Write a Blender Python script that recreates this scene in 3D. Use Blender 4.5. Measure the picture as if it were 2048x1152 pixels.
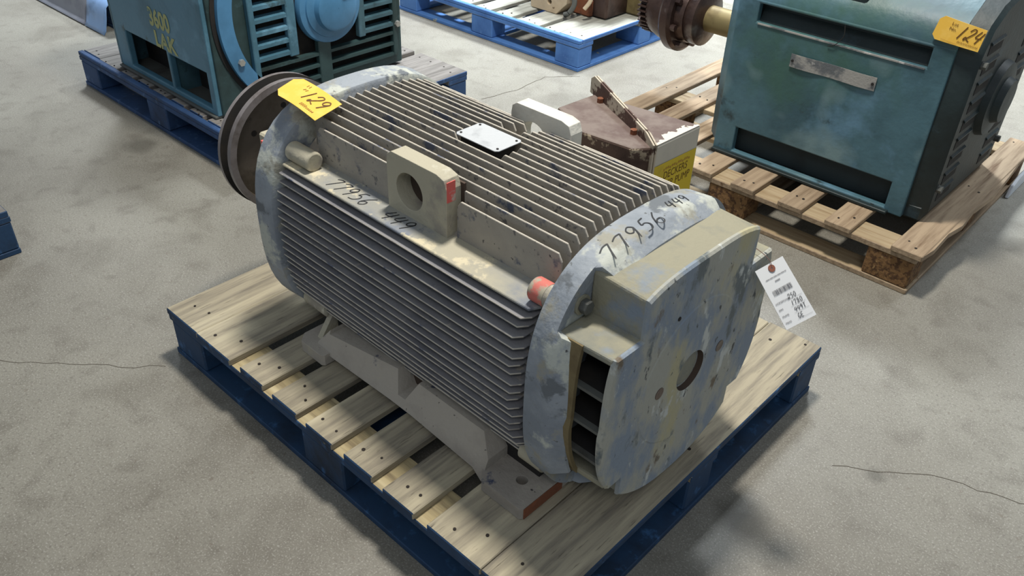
import bpy, math, random
from mathutils import Vector, Matrix
random.seed(7)
for o in list(bpy.data.objects): bpy.data.objects.remove(o)
SC = bpy.context.scene
COL = SC.collection

# ---------------------------------------------------------------- camera, world, lamps, exposure
cd = bpy.data.cameras.new('camera')
cam = bpy.data.objects.new('camera', cd); COL.objects.link(cam)
cam.location = (1.72897, -0.67454, 1.40287)
cam.rotation_euler = (0.9569846, -0.0317762, 0.7515625)
cd.sensor_width = 36.0
cd.lens = 1705.17 / 2048.0 * 36.0
cd.clip_start = 0.02
SC.camera = cam

w = bpy.data.worlds.new('hall_light'); SC.world = w; w.use_nodes = True
w.node_tree.nodes['Background'].inputs[0].default_value = (0.78, 0.89, 1.0, 1)
w.node_tree.nodes['Background'].inputs[1].default_value = 0.30

def area(name, loc, sx, sy, power, col, rot=(0, 0, 0)):
    l = bpy.data.lights.new(name, 'AREA'); l.shape = 'RECTANGLE'; l.size = sx; l.size_y = sy
    l.energy = power; l.color = col
    o = bpy.data.objects.new(name, l); COL.objects.link(o); o.location = loc; o.rotation_euler = rot
    return o
area('hall_or_fill_lamp', (0.46, 0.95, 3.5), 0.34, 0.42, 118, (1.0, 0.95, 0.86))
area('hall_or_fill_lamp', (3.4, -2.6, 4.6), 1.4, 1.4, 40, (0.98, 0.98, 1.0))  # added soft fill behind the camera, brightens cover face and side fins
for loc_, pw_, sp_ in (((-0.9, 4.4, 4.6), 250, 96), ((-3.9, 2.6, 4.6), 165, 96), ((2.2, 5.4, 4.6), 110, 96)):
    area('hall_or_fill_lamp', loc_, 0.9, 0.9, pw_, (0.90, 0.96, 1.0)).data.spread = math.radians(sp_)
SC.view_settings.view_transform = 'Standard'
SC.view_settings.look = 'None'
SC.view_settings.exposure = 0.14
SC.view_settings.gamma = 1.0
SC.view_settings.use_curve_mapping = False

# ---------------------------------------------------------------- materials
GAIN = 1.0     # overall reflectance of a family of materials
def lin(c):
    return tuple(GAIN*((v/255)/12.92 if v/255 <= 0.04045 else ((v/255+0.055)/1.055)**2.4) for v in c[:3]) + (1.0,)

def mat(name, base, layers=(), rough=0.7, metal=0.0, bump=0.0, bscale=60.0, stretch=(1, 1, 1), rnd=0.0, brand=0.0):
    """base and layer colours in sRGB 0-255; layer = (colour, scale, threshold, softness, detail)"""
    m = bpy.data.materials.new(name); m.use_nodes = True
    nt = m.node_tree; N = nt.nodes; L = nt.links
    b = N['Principled BSDF']; b.inputs['Roughness'].default_value = rough; b.inputs['Metallic'].default_value = metal
    tc = N.new('ShaderNodeTexCoord'); mp = N.new('ShaderNodeMapping'); mp.inputs['Scale'].default_value = stretch
    L.new(tc.outputs['Object'], mp.inputs[0])
    vec = mp.outputs[0]
    col = None
    rgb = N.new('ShaderNodeRGB'); rgb.outputs[0].default_value = lin(base); col = rgb.outputs[0]
    for i, ly in enumerate(layers):
        c, sc, th, soft, det = ly
        nz = N.new('ShaderNodeTexNoise'); nz.inputs['Scale'].default_value = sc; nz.inputs['Detail'].default_value = det
        nz.inputs['Roughness'].default_value = 0.62
        ad = N.new('ShaderNodeVectorMath'); ad.operation = 'ADD'; ad.inputs[1].default_value = (3.1*i+1.7, 5.3*i, 2.9*i)
        L.new(vec, ad.inputs[0]); L.new(ad.outputs[0], nz.inputs['Vector'])
        mr = N.new('ShaderNodeMapRange'); mr.inputs['From Min'].default_value = th; mr.inputs['From Max'].default_value = th + soft
        L.new(nz.outputs['Fac'], mr.inputs['Value'])
        mx = N.new('ShaderNodeMix'); mx.data_type = 'RGBA'
        L.new(mr.outputs[0], mx.inputs['Factor']); L.new(col, mx.inputs[6]); mx.inputs[7].default_value = lin(c)
        col = mx.outputs[2]
    if rnd:
        oi = N.new('ShaderNodeObjectInfo'); mr = N.new('ShaderNodeMapRange')
        mr.inputs['To Min'].default_value = 1 - rnd; mr.inputs['To Max'].default_value = 1 + rnd
        L.new(oi.outputs['Random'], mr.inputs['Value'])
        hs = N.new('ShaderNodeHueSaturation'); L.new(mr.outputs[0], hs.inputs['Value']); L.new(col, hs.inputs['Color'])
        col = hs.outputs[0]
    L.new(col, b.inputs['Base Color'])
    if bump:
        nz = N.new('ShaderNodeTexNoise'); nz.inputs['Scale'].default_value = bscale; nz.inputs['Detail'].default_value = 4
        L.new(vec, nz.inputs['Vector'])
        bp = N.new('ShaderNodeBump'); bp.inputs['Strength'].default_value = bump; bp.inputs['Distance'].default_value = 0.004
        L.new(nz.outputs['Fac'], bp.inputs['Height']); L.new(bp.outputs[0], b.inputs['Normal'])
    return m

M = {}
GAIN = 0.98
M['wood'] = mat('worn_pallet_wood', (160, 151, 130), [((112, 105, 94), 9, .42, .3, 5), ((188, 178, 152), 3.0, .52, .2, 3), ((84, 76, 64), 26, .60, .14, 6)], .85, bump=.35, bscale=22, stretch=(7, .5, 7), rnd=.10)
M['wood_x'] = mat('worn_stringer_wood', (176, 160, 122), [((120, 106, 82), 9, .45, .3, 5), ((196, 184, 150), 3.0, .55, .2, 3)], .85, bump=.3, bscale=22, stretch=(.5, 7, 7), rnd=.08)
M['oldwood'] = mat('weathered_grey_wood', (132, 128, 124), [((92, 88, 84), 9, .42, .3, 5), ((70, 62, 58), 24, .60, .14, 6)], .88, bump=.35, bscale=22, stretch=(7, .5, 7), rnd=.16)
GAIN = 0.62
M['freshwood'] = mat('light_pine_wood', (196, 172, 142), [((150, 126, 100), 9, .42, .3, 5), ((118, 88, 60), 3.4, .60, .12, 4), ((96, 66, 44), 30, .66, .10, 6)], .82, bump=.3, bscale=22, stretch=(7, .5, 7), rnd=.12)
M['freshwood_x'] = mat('light_pine_stringer', (206, 184, 148), [((172, 144, 106), 9, .42, .3, 5), ((128, 96, 64), 3.4, .60, .12, 4)], .82, bump=.3, bscale=22, stretch=(.5, 7, 7), rnd=.08)
M['chipblock'] = mat('pressed_chip_block', (150, 112, 70), [((96, 66, 40), 60, .48, .1, 4), ((184, 148, 100), 90, .60, .08, 4)], .9, bump=.6, bscale=90)
GAIN = 0.85
M['bluepaint'] = mat('blue_pallet_paint', (26, 62, 98), [((18, 36, 56), 8, .45, .25, 5), ((60, 108, 160), 22, .58, .15, 5), ((120, 116, 96), 16, .68, .05, 6)], .72, bump=.25, bscale=40)
M['bluepaint_m'] = mat('faded_blue_pallet_paint', (44, 78, 124), [((30, 52, 84), 8, .45, .25, 5), ((90, 124, 170), 22, .58, .15, 5), ((120, 116, 96), 16, .68, .05, 6)], .7, bump=.25, bscale=40)
M['palewood'] = mat('pale_grey_wood', (168, 168, 158), [((128, 126, 118), 9, .44, .3, 5), ((190, 188, 176), 3, .56, .12, 4), ((90, 86, 80), 26, .62, .14, 6)], .85, bump=.35, bscale=22, stretch=(7, .5, 7), rnd=.08)
M['bluepaint_b'] = mat('bright_blue_pallet_paint', (84, 134, 204), [((62, 108, 178), 8, .45, .25, 5), ((100, 146, 206), 22, .60, .15, 5), ((190, 184, 140), 14, .70, .04, 6)], .7, bump=.25, bscale=40)
M['darkhole'] = mat('dark_nail_iron', (38, 30, 24), (), .8)
GAIN = 0.95
M['frame'] = mat('dusty_frame_paint', (172, 165, 154), [((146, 139, 130), 5, .46, .2, 5), ((62, 70, 92), 13, .60, .05, 6), ((178, 172, 152), 9, .60, .08, 6), ((60, 56, 56), 70, .68, .05, 4)], .78, bump=.35, bscale=130)
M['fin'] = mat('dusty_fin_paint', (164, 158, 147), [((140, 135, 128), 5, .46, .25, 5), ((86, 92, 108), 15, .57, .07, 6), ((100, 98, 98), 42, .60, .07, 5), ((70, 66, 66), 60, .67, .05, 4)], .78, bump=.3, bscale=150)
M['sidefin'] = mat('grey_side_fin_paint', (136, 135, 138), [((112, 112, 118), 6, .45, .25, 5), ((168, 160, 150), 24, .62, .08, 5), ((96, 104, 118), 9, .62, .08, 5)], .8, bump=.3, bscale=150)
M['shelf'] = mat('dusty_shelf_paint', (150, 150, 144), [((126, 132, 142), 7, .48, .12, 6), ((176, 170, 150), 3.5, .46, .15, 6), ((206, 196, 168), 12, .57, .05, 7), ((108, 112, 122), 16, .60, .06, 6)], .78, bump=.3, bscale=150)
M['ring'] = mat('mottled_shroud_paint', (150, 157, 165), [((126, 134, 144), 5, .46, .14, 6), ((186, 190, 182), 8, .53, .05, 8), ((152, 150, 138), 12, .57, .08, 6), ((104, 110, 116), 14, .585, .06, 6), ((134, 148, 174), 4.5, .61, .10, 6), ((84, 86, 86), 60, .66, .05, 4)], .72, bump=.45, bscale=80)
M['face'] = mat('scraped_cover_paint', (166, 166, 156), [((132, 144, 158), 4.2, .48, .10, 9), ((176, 170, 138), 3.4, .53, .09, 8), ((104, 112, 114), 6.5, .575, .06, 9), ((194, 198, 194), 10, .60, .06, 8), ((112, 100, 84), 9, .635, .07, 8), ((74, 78, 80), 24, .64, .04, 7)], .72, bump=.5, bscale=60, stretch=(1, 2.0, 1.1))
M['fintip'] = mat('worn_lit_fin_tip', (186, 180, 168), [((150, 144, 138), 30, .55, .1, 5), ((90, 98, 120), 17, .60, .08, 5)], .7)  # worn tips, lightened also as a painted edge highlight
M['lugwhite'] = mat('bright_chalky_lug', (216, 214, 204), [((190, 186, 174), 9, .5, .12, 5)], .75, bump=.3, bscale=120)
M['hood'] = mat('yellowish_dusty_paint', (150, 146, 126), [((124, 126, 118), 6, .48, .14, 7), ((128, 140, 154), 4, .57, .08, 7), ((182, 176, 142), 9, .60, .07, 6)], .8, bump=.35, bscale=110)
M['brownrim'] = mat('brown_vent_rim', (122, 108, 76), [((96, 80, 54), 12, .5, .2, 5)], .85, bump=.3, bscale=90)  # brown rim around the side vents
M['darkweb'] = mat('dark_brown_web', (74, 60, 50), [((56, 46, 38), 12, .5, .2, 5)], .85)
M['darkiron_shade'] = mat('dark_iron_and_shade', (30, 28, 27), [((46, 40, 34), 12, .5, .2, 4)], .85)  # dark iron parts, also painted shade for openings and recesses
M['pulley'] = mat('worn_pulley_iron', (104, 96, 88), [((72, 64, 54), 6, .47, .2, 5), ((52, 54, 52), 14, .58, .1, 5), ((134, 128, 126), 9, .64, .08, 4)], .55, .25, bump=.25, bscale=90)
M['pulleyrim'] = mat('bare_pulley_rim', (138, 132, 132), [((108, 100, 96), 10, .5, .15, 5)], .45, .35, bump=.15, bscale=90)
M['rust'] = mat('rust_brown', (122, 74, 50), [((150, 84, 50), 10, .5, .15, 5), ((80, 52, 42), 22, .6, .1, 5)], .85, bump=.4, bscale=90)
M['lugtop'] = mat('pale_lug_paint', (178, 172, 152), [((156, 150, 138), 9, .5, .1, 5), ((204, 200, 184), 12, .6, .08, 5)], .78, bump=.35, bscale=120)
M['red'] = mat('red_paint_mark', (226, 104, 96), [((200, 180, 168), 34, .58, .08, 5)], .7)
GAIN = 0.85
M['redworn'] = mat('worn_red_mark', (216, 120, 108), [((178, 170, 150), 22, .46, .06, 5)], .75)
M['boxrust'] = mat('conduit_box_rusty_top', (126, 112, 104), [((104, 86, 80), 7, .48, .12, 5), ((150, 140, 132), 5, .58, .12, 5), ((76, 56, 50), 24, .64, .06, 6)], .75, bump=.35, bscale=80)
M['boxdark'] = mat('rusty_brown_side', (92, 72, 62), [((188, 172, 148), 13, .60, .03, 6), ((64, 46, 40), 9, .5, .2, 5)], .8, bump=.4, bscale=80)
M['boxwhite'] = mat('chipped_cream_paint', (212, 206, 192), [((196, 190, 178), 5, .5, .2, 4), ((96, 74, 62), 17, .655, .02, 6)], .6, bump=.2, bscale=80)
M['boxedge'] = mat('cream_and_rust_paint', (204, 192, 172), [((96, 72, 62), 12, .50, .03, 6)], .7, bump=.3, bscale=80)
M['yellow'] = mat('yellow_label', (224, 196, 42), [((196, 168, 44), 9, .55, .2, 4)], .5)
M['orange'] = mat('orange_card', (246, 196, 78), [((250, 206, 100), 20, .5, .2, 3)], .75)
M['card'] = mat('white_card', (226, 228, 230), (), .7)
M['alum'] = mat('bare_nameplate', (206, 210, 214), [((184, 188, 192), 30, .5, .2, 5)], .45, .1, bump=.2, bscale=160)
M['alum2'] = mat('scuffed_nameplate', (172, 170, 166), [((112, 116, 120), 14, .48, .12, 6), ((204, 202, 200), 20, .62, .06, 6)], .55, .3, bump=.3, bscale=160)
M['ink'] = mat('black_marker_ink', (36, 38, 42), (), .6)
M['inkgrey'] = mat('grey_print', (110, 110, 114), (), .7)
M['brownink'] = mat('brown_marker_ink', (104, 68, 20), (), .7)
M['faintink'] = mat('faint_brown_print', (184, 140, 56), (), .7)
M['yellowpaint'] = mat('faded_yellow_stencil', (186, 188, 132), [((110, 140, 130), 26, .58, .08, 5)], .75)
GAIN = 0.64
M['tealdull'] = mat('dull_teal_enamel', (88, 128, 142), [((66, 100, 112), 3.5, .45, .2, 5), ((110, 152, 178), 5, .56, .15, 5), ((44, 60, 62), 9, .62, .1, 5), ((72, 112, 104), 2.4, .52, .15, 5), ((130, 160, 166), 2.9, .62, .10, 3)], .5, bump=.25, bscale=60)
M['teal'] = mat('teal_blue_enamel', (82, 128, 154), [((58, 98, 118), 4, .45, .2, 5), ((92, 136, 164), 6, .58, .12, 5), ((44, 70, 78), 11, .64, .08, 5)], .45, bump=.2, bscale=60)
GAIN = 1.0
M['teal'] = mat('teal_blue_enamel', (84, 128, 150), [((66, 106, 124), 4, .45, .2, 5), ((104, 148, 172), 6, .58, .12, 5), ((58, 82, 88), 11, .64, .08, 5)], .45, bump=.2, bscale=60)
GAIN = 0.70
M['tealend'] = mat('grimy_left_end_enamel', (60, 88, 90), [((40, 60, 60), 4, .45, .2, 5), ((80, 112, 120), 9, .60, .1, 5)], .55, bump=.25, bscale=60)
GAIN = 0.30  # reflectance cut so the right motor's shaded end is painted dark
M['tealdark'] = mat('shaded_green_enamel', (54, 78, 82), [((38, 56, 56), 4, .45, .2, 5), ((72, 100, 112), 9, .60, .1, 5)], .55, bump=.25, bscale=60)
GAIN = 0.85
M['bluelight'] = mat('clean_blue_enamel', (84, 142, 186), [((70, 122, 160), 5, .5, .2, 4)], .42, bump=.12, bscale=60)
GAIN = 0.80
M['grime'] = mat('grimy_edge_metal', (96, 98, 94), [((66, 62, 56), 8, .5, .2, 5)], .7, bump=.3, bscale=60)
M['coupling'] = mat('oily_brown_iron', (92, 74, 68), [((58, 44, 42), 8, .45, .2, 5), ((140, 130, 124), 6, .58, .1, 4)], .30, .55, bump=.25, bscale=70)
M['shaft'] = mat('olive_steel_shaft', (146, 132, 92), [((104, 88, 62), 10, .5, .2, 4)], .5, .4)
M['bolt'] = mat('zinc_bolt', (196, 196, 192), (), .35, .6)
M['castcream'] = mat('cream_cast_bracket', (214, 194, 164), [((190, 168, 140), 8, .5, .2, 4), ((110, 84, 62), 24, .66, .05, 5)], .7, bump=.3, bscale=80)
M['wrap'] = mat('pale_blue_plastic_film', (142, 178, 226), [((110, 140, 180), 9, .5, .2, 4)], .3)
M['slategrey'] = mat('grey_plastic_sheet', (150, 154, 166), [((120, 124, 140), 6, .5, .2, 4)], .5)
M['whiteplastic'] = mat('white_plastic', (226, 232, 240), (), .45)
M['washer'] = mat('brown_reinforcing_ring', (140, 84, 66), [((170, 110, 90), 60, .5, .2, 3)], .8)
M['wire'] = mat('thin_steel_wire', (150, 120, 110), (), .4, .6)

GAIN = 0.78
def floor_mat():
    m = bpy.data.materials.new('polished_concrete'); m.use_nodes = True
    nt = m.node_tree; N = nt.nodes; L = nt.links; b = N['Principled BSDF']
    tc = N.new('ShaderNodeTexCoord')
    def noise(sc, det, dist=0.0):
        n = N.new('ShaderNodeTexNoise'); n.inputs['Scale'].default_value = sc; n.inputs['Detail'].default_value = det
        n.inputs['Distortion'].default_value = dist; L.new(tc.outputs['Object'], n.inputs['Vector']); return n.outputs['Fac']
    def mapr(v, a, c, lo=0, hi=1):
        r = N.new('ShaderNodeMapRange'); r.inputs[1].default_value = a; r.inputs[2].default_value = c
        r.inputs[3].default_value = lo; r.inputs[4].default_value = hi; L.new(v, r.inputs[0]); return r.outputs[0]
    def mix(f, a, c):
        x = N.new('ShaderNodeMix'); x.data_type = 'RGBA'; L.new(f, x.inputs[0])
        if isinstance(a, tuple): x.inputs[6].default_value = a
        else: L.new(a, x.inputs[6])
        x.inputs[7].default_value = c; return x.outputs[2]
    c = mix(mapr(noise(1.3, 6), .35, .65), lin((130, 126, 116)), lin((148, 145, 134)))
    c = mix(mapr(noise(4.2, 6, .6), .52, .70, 0, .55), c, lin((112, 107, 96)))
    c = mix(mapr(noise(14, 5, .4), .54, .72, 0, .5), c, lin((106, 100, 90)))
    c = mix(mapr(noise(150, 3), .52, .70, 0, .6), c, lin((110, 104, 96)))
    c = mix(mapr(noise(45, 3), .66, .74, 0, .6), c, lin((116, 106, 94)))
    c = mix(mapr(noise(260, 2), .54, .72, 0, .5), c, lin((200, 198, 190)))
    # oil spots where they lie on the slab: (x, y, radius, strength)
    nz = noise(9, 4)
    for (sx, sy, r, st) in ((1.31, .54, .045, .8), (1.40, 2.14, .05, .6), (-1.16, .50, .05, .5), (1.46, .86, .02, .5), (-.35, 1.95, .10, .2)):
        vm = N.new('ShaderNodeVectorMath'); vm.operation = 'DISTANCE'; vm.inputs[1].default_value = (sx, sy, 0)
        L.new(tc.outputs['Object'], vm.inputs[0])
        ad = N.new('ShaderNodeMath'); ad.operation = 'MULTIPLY_ADD'; L.new(nz, ad.inputs[0]); ad.inputs[1].default_value = r*1.6; L.new(vm.outputs['Value'], ad.inputs[2])
        c = mix(mapr(ad.outputs[0], r*1.4, r*2.4, st, 0), c, lin((70, 66, 56)))
    L.new(c, b.inputs['Base Color'])
    L.new(mapr(noise(3, 5), .3, .7, .42, .62), b.inputs['Roughness'])
    bp = N.new('ShaderNodeBump'); bp.inputs['Strength'].default_value = .12; bp.inputs['Distance'].default_value = .002
    L.new(noise(90, 4), bp.inputs['Height']); L.new(bp.outputs[0], b.inputs['Normal'])
    return m
M['floor'] = floor_mat(); GAIN = 1.0
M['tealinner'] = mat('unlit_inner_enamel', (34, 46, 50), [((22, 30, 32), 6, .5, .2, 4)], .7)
M['crack'] = mat('crack_dirt', (74, 66, 56), (), .9)

# ---------------------------------------------------------------- mesh helpers
class MB:
    def __init__(s): s.v = []; s.f = []; s.m = []
    def add(s, vs, fs, mi=0):
        b = len(s.v); s.v += [tuple(x) for x in vs]
        for i, f in enumerate(fs):
            s.f.append(tuple(b + k for k in f)); s.m.append(mi[i] if isinstance(mi, (list, tuple)) else mi)
        return s
    def box(s, x0, x1, y0, y1, z0, z1, mi=0):
        """mi: one index or six (-x,+x,-y,+y,-z,+z)"""
        v = [(x0,y0,z0),(x1,y0,z0),(x1,y1,z0),(x0,y1,z0),(x0,y0,z1),(x1,y0,z1),(x1,y1,z1),(x0,y1,z1)]
        f = [(0,4,7,3),(1,2,6,5),(0,1,5,4),(3,7,6,2),(0,3,2,1),(4,5,6,7)]
        return s.add(v, f, mi)
    def loft(s, rings, cap0=True, cap1=True, mi=0, cm=None):
        n = len(rings[0]); vs = [p for r in rings for p in r]; fs = []
        for k in range(len(rings)-1):
            for i in range(n):
                j = (i+1) % n; fs.append((k*n+i, k*n+j, (k+1)*n+j, (k+1)*n+i))
        ms = [mi]*len(fs)
        if cap0: fs.append(tuple(range(n-1, -1, -1))); ms.append(mi if cm is None else cm)
        if cap1: fs.append(tuple((len(rings)-1)*n+i for i in range(n))); ms.append(mi if cm is None else cm)
        return s.add(vs, fs, ms)
    def prism(s, pts, fa, fb, mi=0, cm=None):
        """pts 2-D outline, fa/fb map a 2-D point to the near/far 3-D point"""
        return s.loft([[fa(*p) for p in pts], [fb(*p) for p in pts]], mi=mi, cm=cm)
    def cyl(s, axis, c, r, a, b_, n=32, mi=0, r2=None):
        r2 = r if r2 is None else r2
        rings = []
        for (t, rr) in ((a, r), (b_, r2)):
            ring = []
            for i in range(n):
                th = 2*math.pi*i/n; u, v_ = rr*math.cos(th), rr*math.sin(th)
                ring.append((t, c[0]+u, c[1]+v_) if axis == 'x' else (c[0]+u, t, c[1]+v_) if axis == 'y' else (c[0]+u, c[1]+v_, t))
            rings.append(ring)
        return s.loft(rings, mi=mi)
    def revx(s, c, prof, n=48, mi=0):
        """closed profile [(x, r)...] turned about the x-parallel axis through (y,z)=c"""
        ms = mi if isinstance(mi, (list, tuple)) else [mi]*len(prof)
        P = len(prof)
        vs = [(x, c[0]+r*math.cos(2*math.pi*i/n), c[1]+r*math.sin(2*math.pi*i/n)) for (x, r) in prof for i in range(n)]
        fs = []; mm = []
        for k in range(P):
            k2 = (k+1) % P
            for i in range(n):
                j = (i+1) % n; fs.append((k*n+i, k*n+j, k2*n+j, k2*n+i)); mm.append(ms[k])
        return s.add(vs, fs, mm)
    def build(s, name, mats, parent=None, loc=None, bevel=0.0, smooth=False, seg=1, kind=None):
        me = bpy.data.meshes.new(name); me.from_pydata(s.v, [], s.f)
        for m_ in (mats if isinstance(mats, (list, tuple)) else [mats]): me.materials.append(m_)
        me.polygons.foreach_set('material_index', s.m)
        me.validate()
        import bmesh
        bm = bmesh.new(); bm.from_mesh(me); bmesh.ops.recalc_face_normals(bm, faces=bm.faces); bm.to_mesh(me); bm.free()
        o = bpy.data.objects.new(name, me); COL.objects.link(o)
        if parent is not None: o.parent = parent
        if loc: o.location = loc
        if bevel:
            md = o.modifiers.new('bevel', 'BEVEL'); md.width = bevel; md.segments = seg; md.limit_method = 'ANGLE'; md.angle_limit = math.radians(35)
            md.harden_normals = False
        if smooth:
            me.polygons.foreach_set('use_smooth', [True]*len(me.polygons))
            try: me.set_sharp_from_angle(angle=math.radians(38))
            except Exception: pass
        if kind: o['kind'] = kind
        return o

def thing(name, label, cat, loc=(0, 0, 0), rz=0.0, group=None):
    o = bpy.data.objects.new(name, None); COL.objects.link(o); o.location = loc; o.rotation_euler = (0, 0, rz)
    o['label'] = label; o['category'] = cat
    if group: o['group'] = group
    return o
def tag(o, label, cat, group=None):
    o['label'] = label; o['category'] = cat
    if group: o['group'] = group
    return o

def smoothline(pts, k=5):
    out = []; n = len(pts)
    if n < 3: return [Vector(p) for p in pts]
    P = [Vector(p) for p in pts]
    for i in range(n-1):
        p0, p1, p2, p3 = P[max(i-1, 0)], P[i], P[i+1], P[min(i+2, n-1)]
        for j in range(k):
            t = j/k
            out.append(0.5*((2*p1)+(p2-p0)*t+(2*p0-5*p1+4*p2-p3)*t*t+(3*p1-p0-3*p2+p3)*t**3))
    out.append(P[-1]); return out
def ribbon(mb, pts2, width, fmap, mi=0, sm=True):
    ps = smoothline(pts2) if sm else [Vector(p) for p in pts2]
    L_, R_ = [], []
    for i, p in enumerate(ps):
        d = (ps[min(i+1, len(ps)-1)] - ps[max(i-1, 0)])
        if d.length < 1e-9: d = Vector((1, 0))
        d.normalize(); nrm = Vector((-d.y, d.x))*width/2
        L_.append(fmap(*(p+nrm))); R_.append(fmap(*(p-nrm)))
    n = len(ps)
    mb.add(L_+R_, [(i, i+1, n+i+1, n+i) for i in range(n-1)], mi)
GL = {  # handwritten numerals in a unit box
 '1': [[(.45, 1), (.3, 0)]],
 '2': [[(.1, .75), (.3, 1), (.6, .95), (.6, .7), (.35, .35), (.1, .05), (.02, .15), (.12, .28), (.35, .12), (.7, .0)]],
 '4': [[(.25, 1), (.05, .5), (.3, .42), (.65, .5)], [(.6, .95), (.42, 0)]],
 '5': [[(.6, 1), (.25, .95)], [(.25, .95), (.15, .6), (.4, .62), (.6, .4), (.45, .08), (.05, .02)]],
 '6': [[(.5, 1), (.2, .65), (.08, .25), (.3, .0), (.55, .15), (.5, .4), (.25, .4), (.1, .25)]],
 '7': [[(.0, .85), (.3, .98), (.62, .96)], [(.62, .96), (.45, .5), (.3, .0)]],
 '9': [[(.58, .8), (.35, 1), (.1, .85), (.12, .6), (.35, .52), (.58, .8)], [(.58, .8), (.5, .4), (.38, .0)]],
 '0': [[(.35, 1), (.08, .6), (.15, .1), (.4, 0), (.62, .4), (.55, .85), (.35, 1)]],
 '8': [[(.55, .85), (.3, 1), (.12, .78), (.5, .4), (.5, .1), (.25, 0), (.1, .2), (.4, .5), (.55, .85)]],
 'T': [[(.0, .95), (.65, .98)], [(.33, .96), (.3, 0)]],
 'G': [[(.6, .85), (.3, 1), (.05, .5), (.25, .02), (.55, .1), (.55, .4), (.3, .4)]],
 'E': [[(.6, 1), (.1, .95), (.08, .5), (.5, .52)], [(.08, .5), (.08, .02), (.6, .03)]],
 '-': [[(.1, .5), (.5, .5)]],
 'o': [[(.3, .55), (.08, .3), (.3, .02), (.5, .3), (.3, .55)]],
 'M': [[(0, 0), (.05, .9), (.25, .3), (.45, .95), (.5, 0)]],
}
def scribble(mb, text, u0, v0, h, adv, width, fmap, mi=0, slant=0.0):
    u = u0
    for ch in text:
        if ch in GL:
            for st in GL[ch]:
                ribbon(mb, [(u + p[0]*h*adv + p[1]*h*slant, v0 + p[1]*h) for p in st], width, fmap, mi, sm=len(st) > 2)
        u += h*adv*.9
    return u
def text_mesh(txt, size, fmap, name, m_, parent=None, align='LEFT', bold=0.0):
    cu = bpy.data.curves.new(name, 'FONT'); cu.body = txt; cu.size = size; cu.align_x = align; cu.resolution_u = 3; cu.offset = bold
    t = bpy.data.objects.new(name, cu); COL.objects.link(t)
    bpy.context.view_layer.update()
    me = bpy.data.meshes.new_from_object(t.evaluated_get(bpy.context.evaluated_depsgraph_get()))
    bpy.data.objects.remove(t); bpy.data.curves.remove(cu)
    for v in me.vertices: v.co = Vector(fmap(v.co.x, v.co.y))
    me.materials.clear(); me.materials.append(m_); me.name = name
    o = bpy.data.objects.new(name, me); COL.objects.link(o)
    if parent is not None: o.parent = parent
    return o

# ---------------------------------------------------------------- floor
fb = MB(); fb.box(-14, 12, -8, 16, -.08, 0)
fl = fb.build('floor', M['floor']); fl['kind'] = 'structure'
def crack(pts, wd=.0022):
    mb = MB(); out = []
    for i in range(len(pts)-1):
        a, b_ = Vector(pts[i]), Vector(pts[i+1]); n = max(2, int((b_-a).length/.03))
        for k in range(n):
            p = a.lerp(b_, k/n); out.append(p + Vector((random.uniform(-1, 1), random.uniform(-1, 1)))*.006)
    out.append(Vector(pts[-1]))
    ribbon(mb, out, wd, lambda x, y: (x, y, .0006), sm=False)
    mb.build('floor_crack', M['crack'], fl)
crack([(-.62, -.62), (-.30, -.35), (-.05, -.13), (.03, -.05)], .0014)
crack([(1.38, .82), (1.55, .95), (1.75, 1.02), (2.2, 1.2)], .0014)
crack([(-.62, 1.72), (-.58, 1.9), (-.60, 2.1), (-.50, 2.22)], .003)

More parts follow.
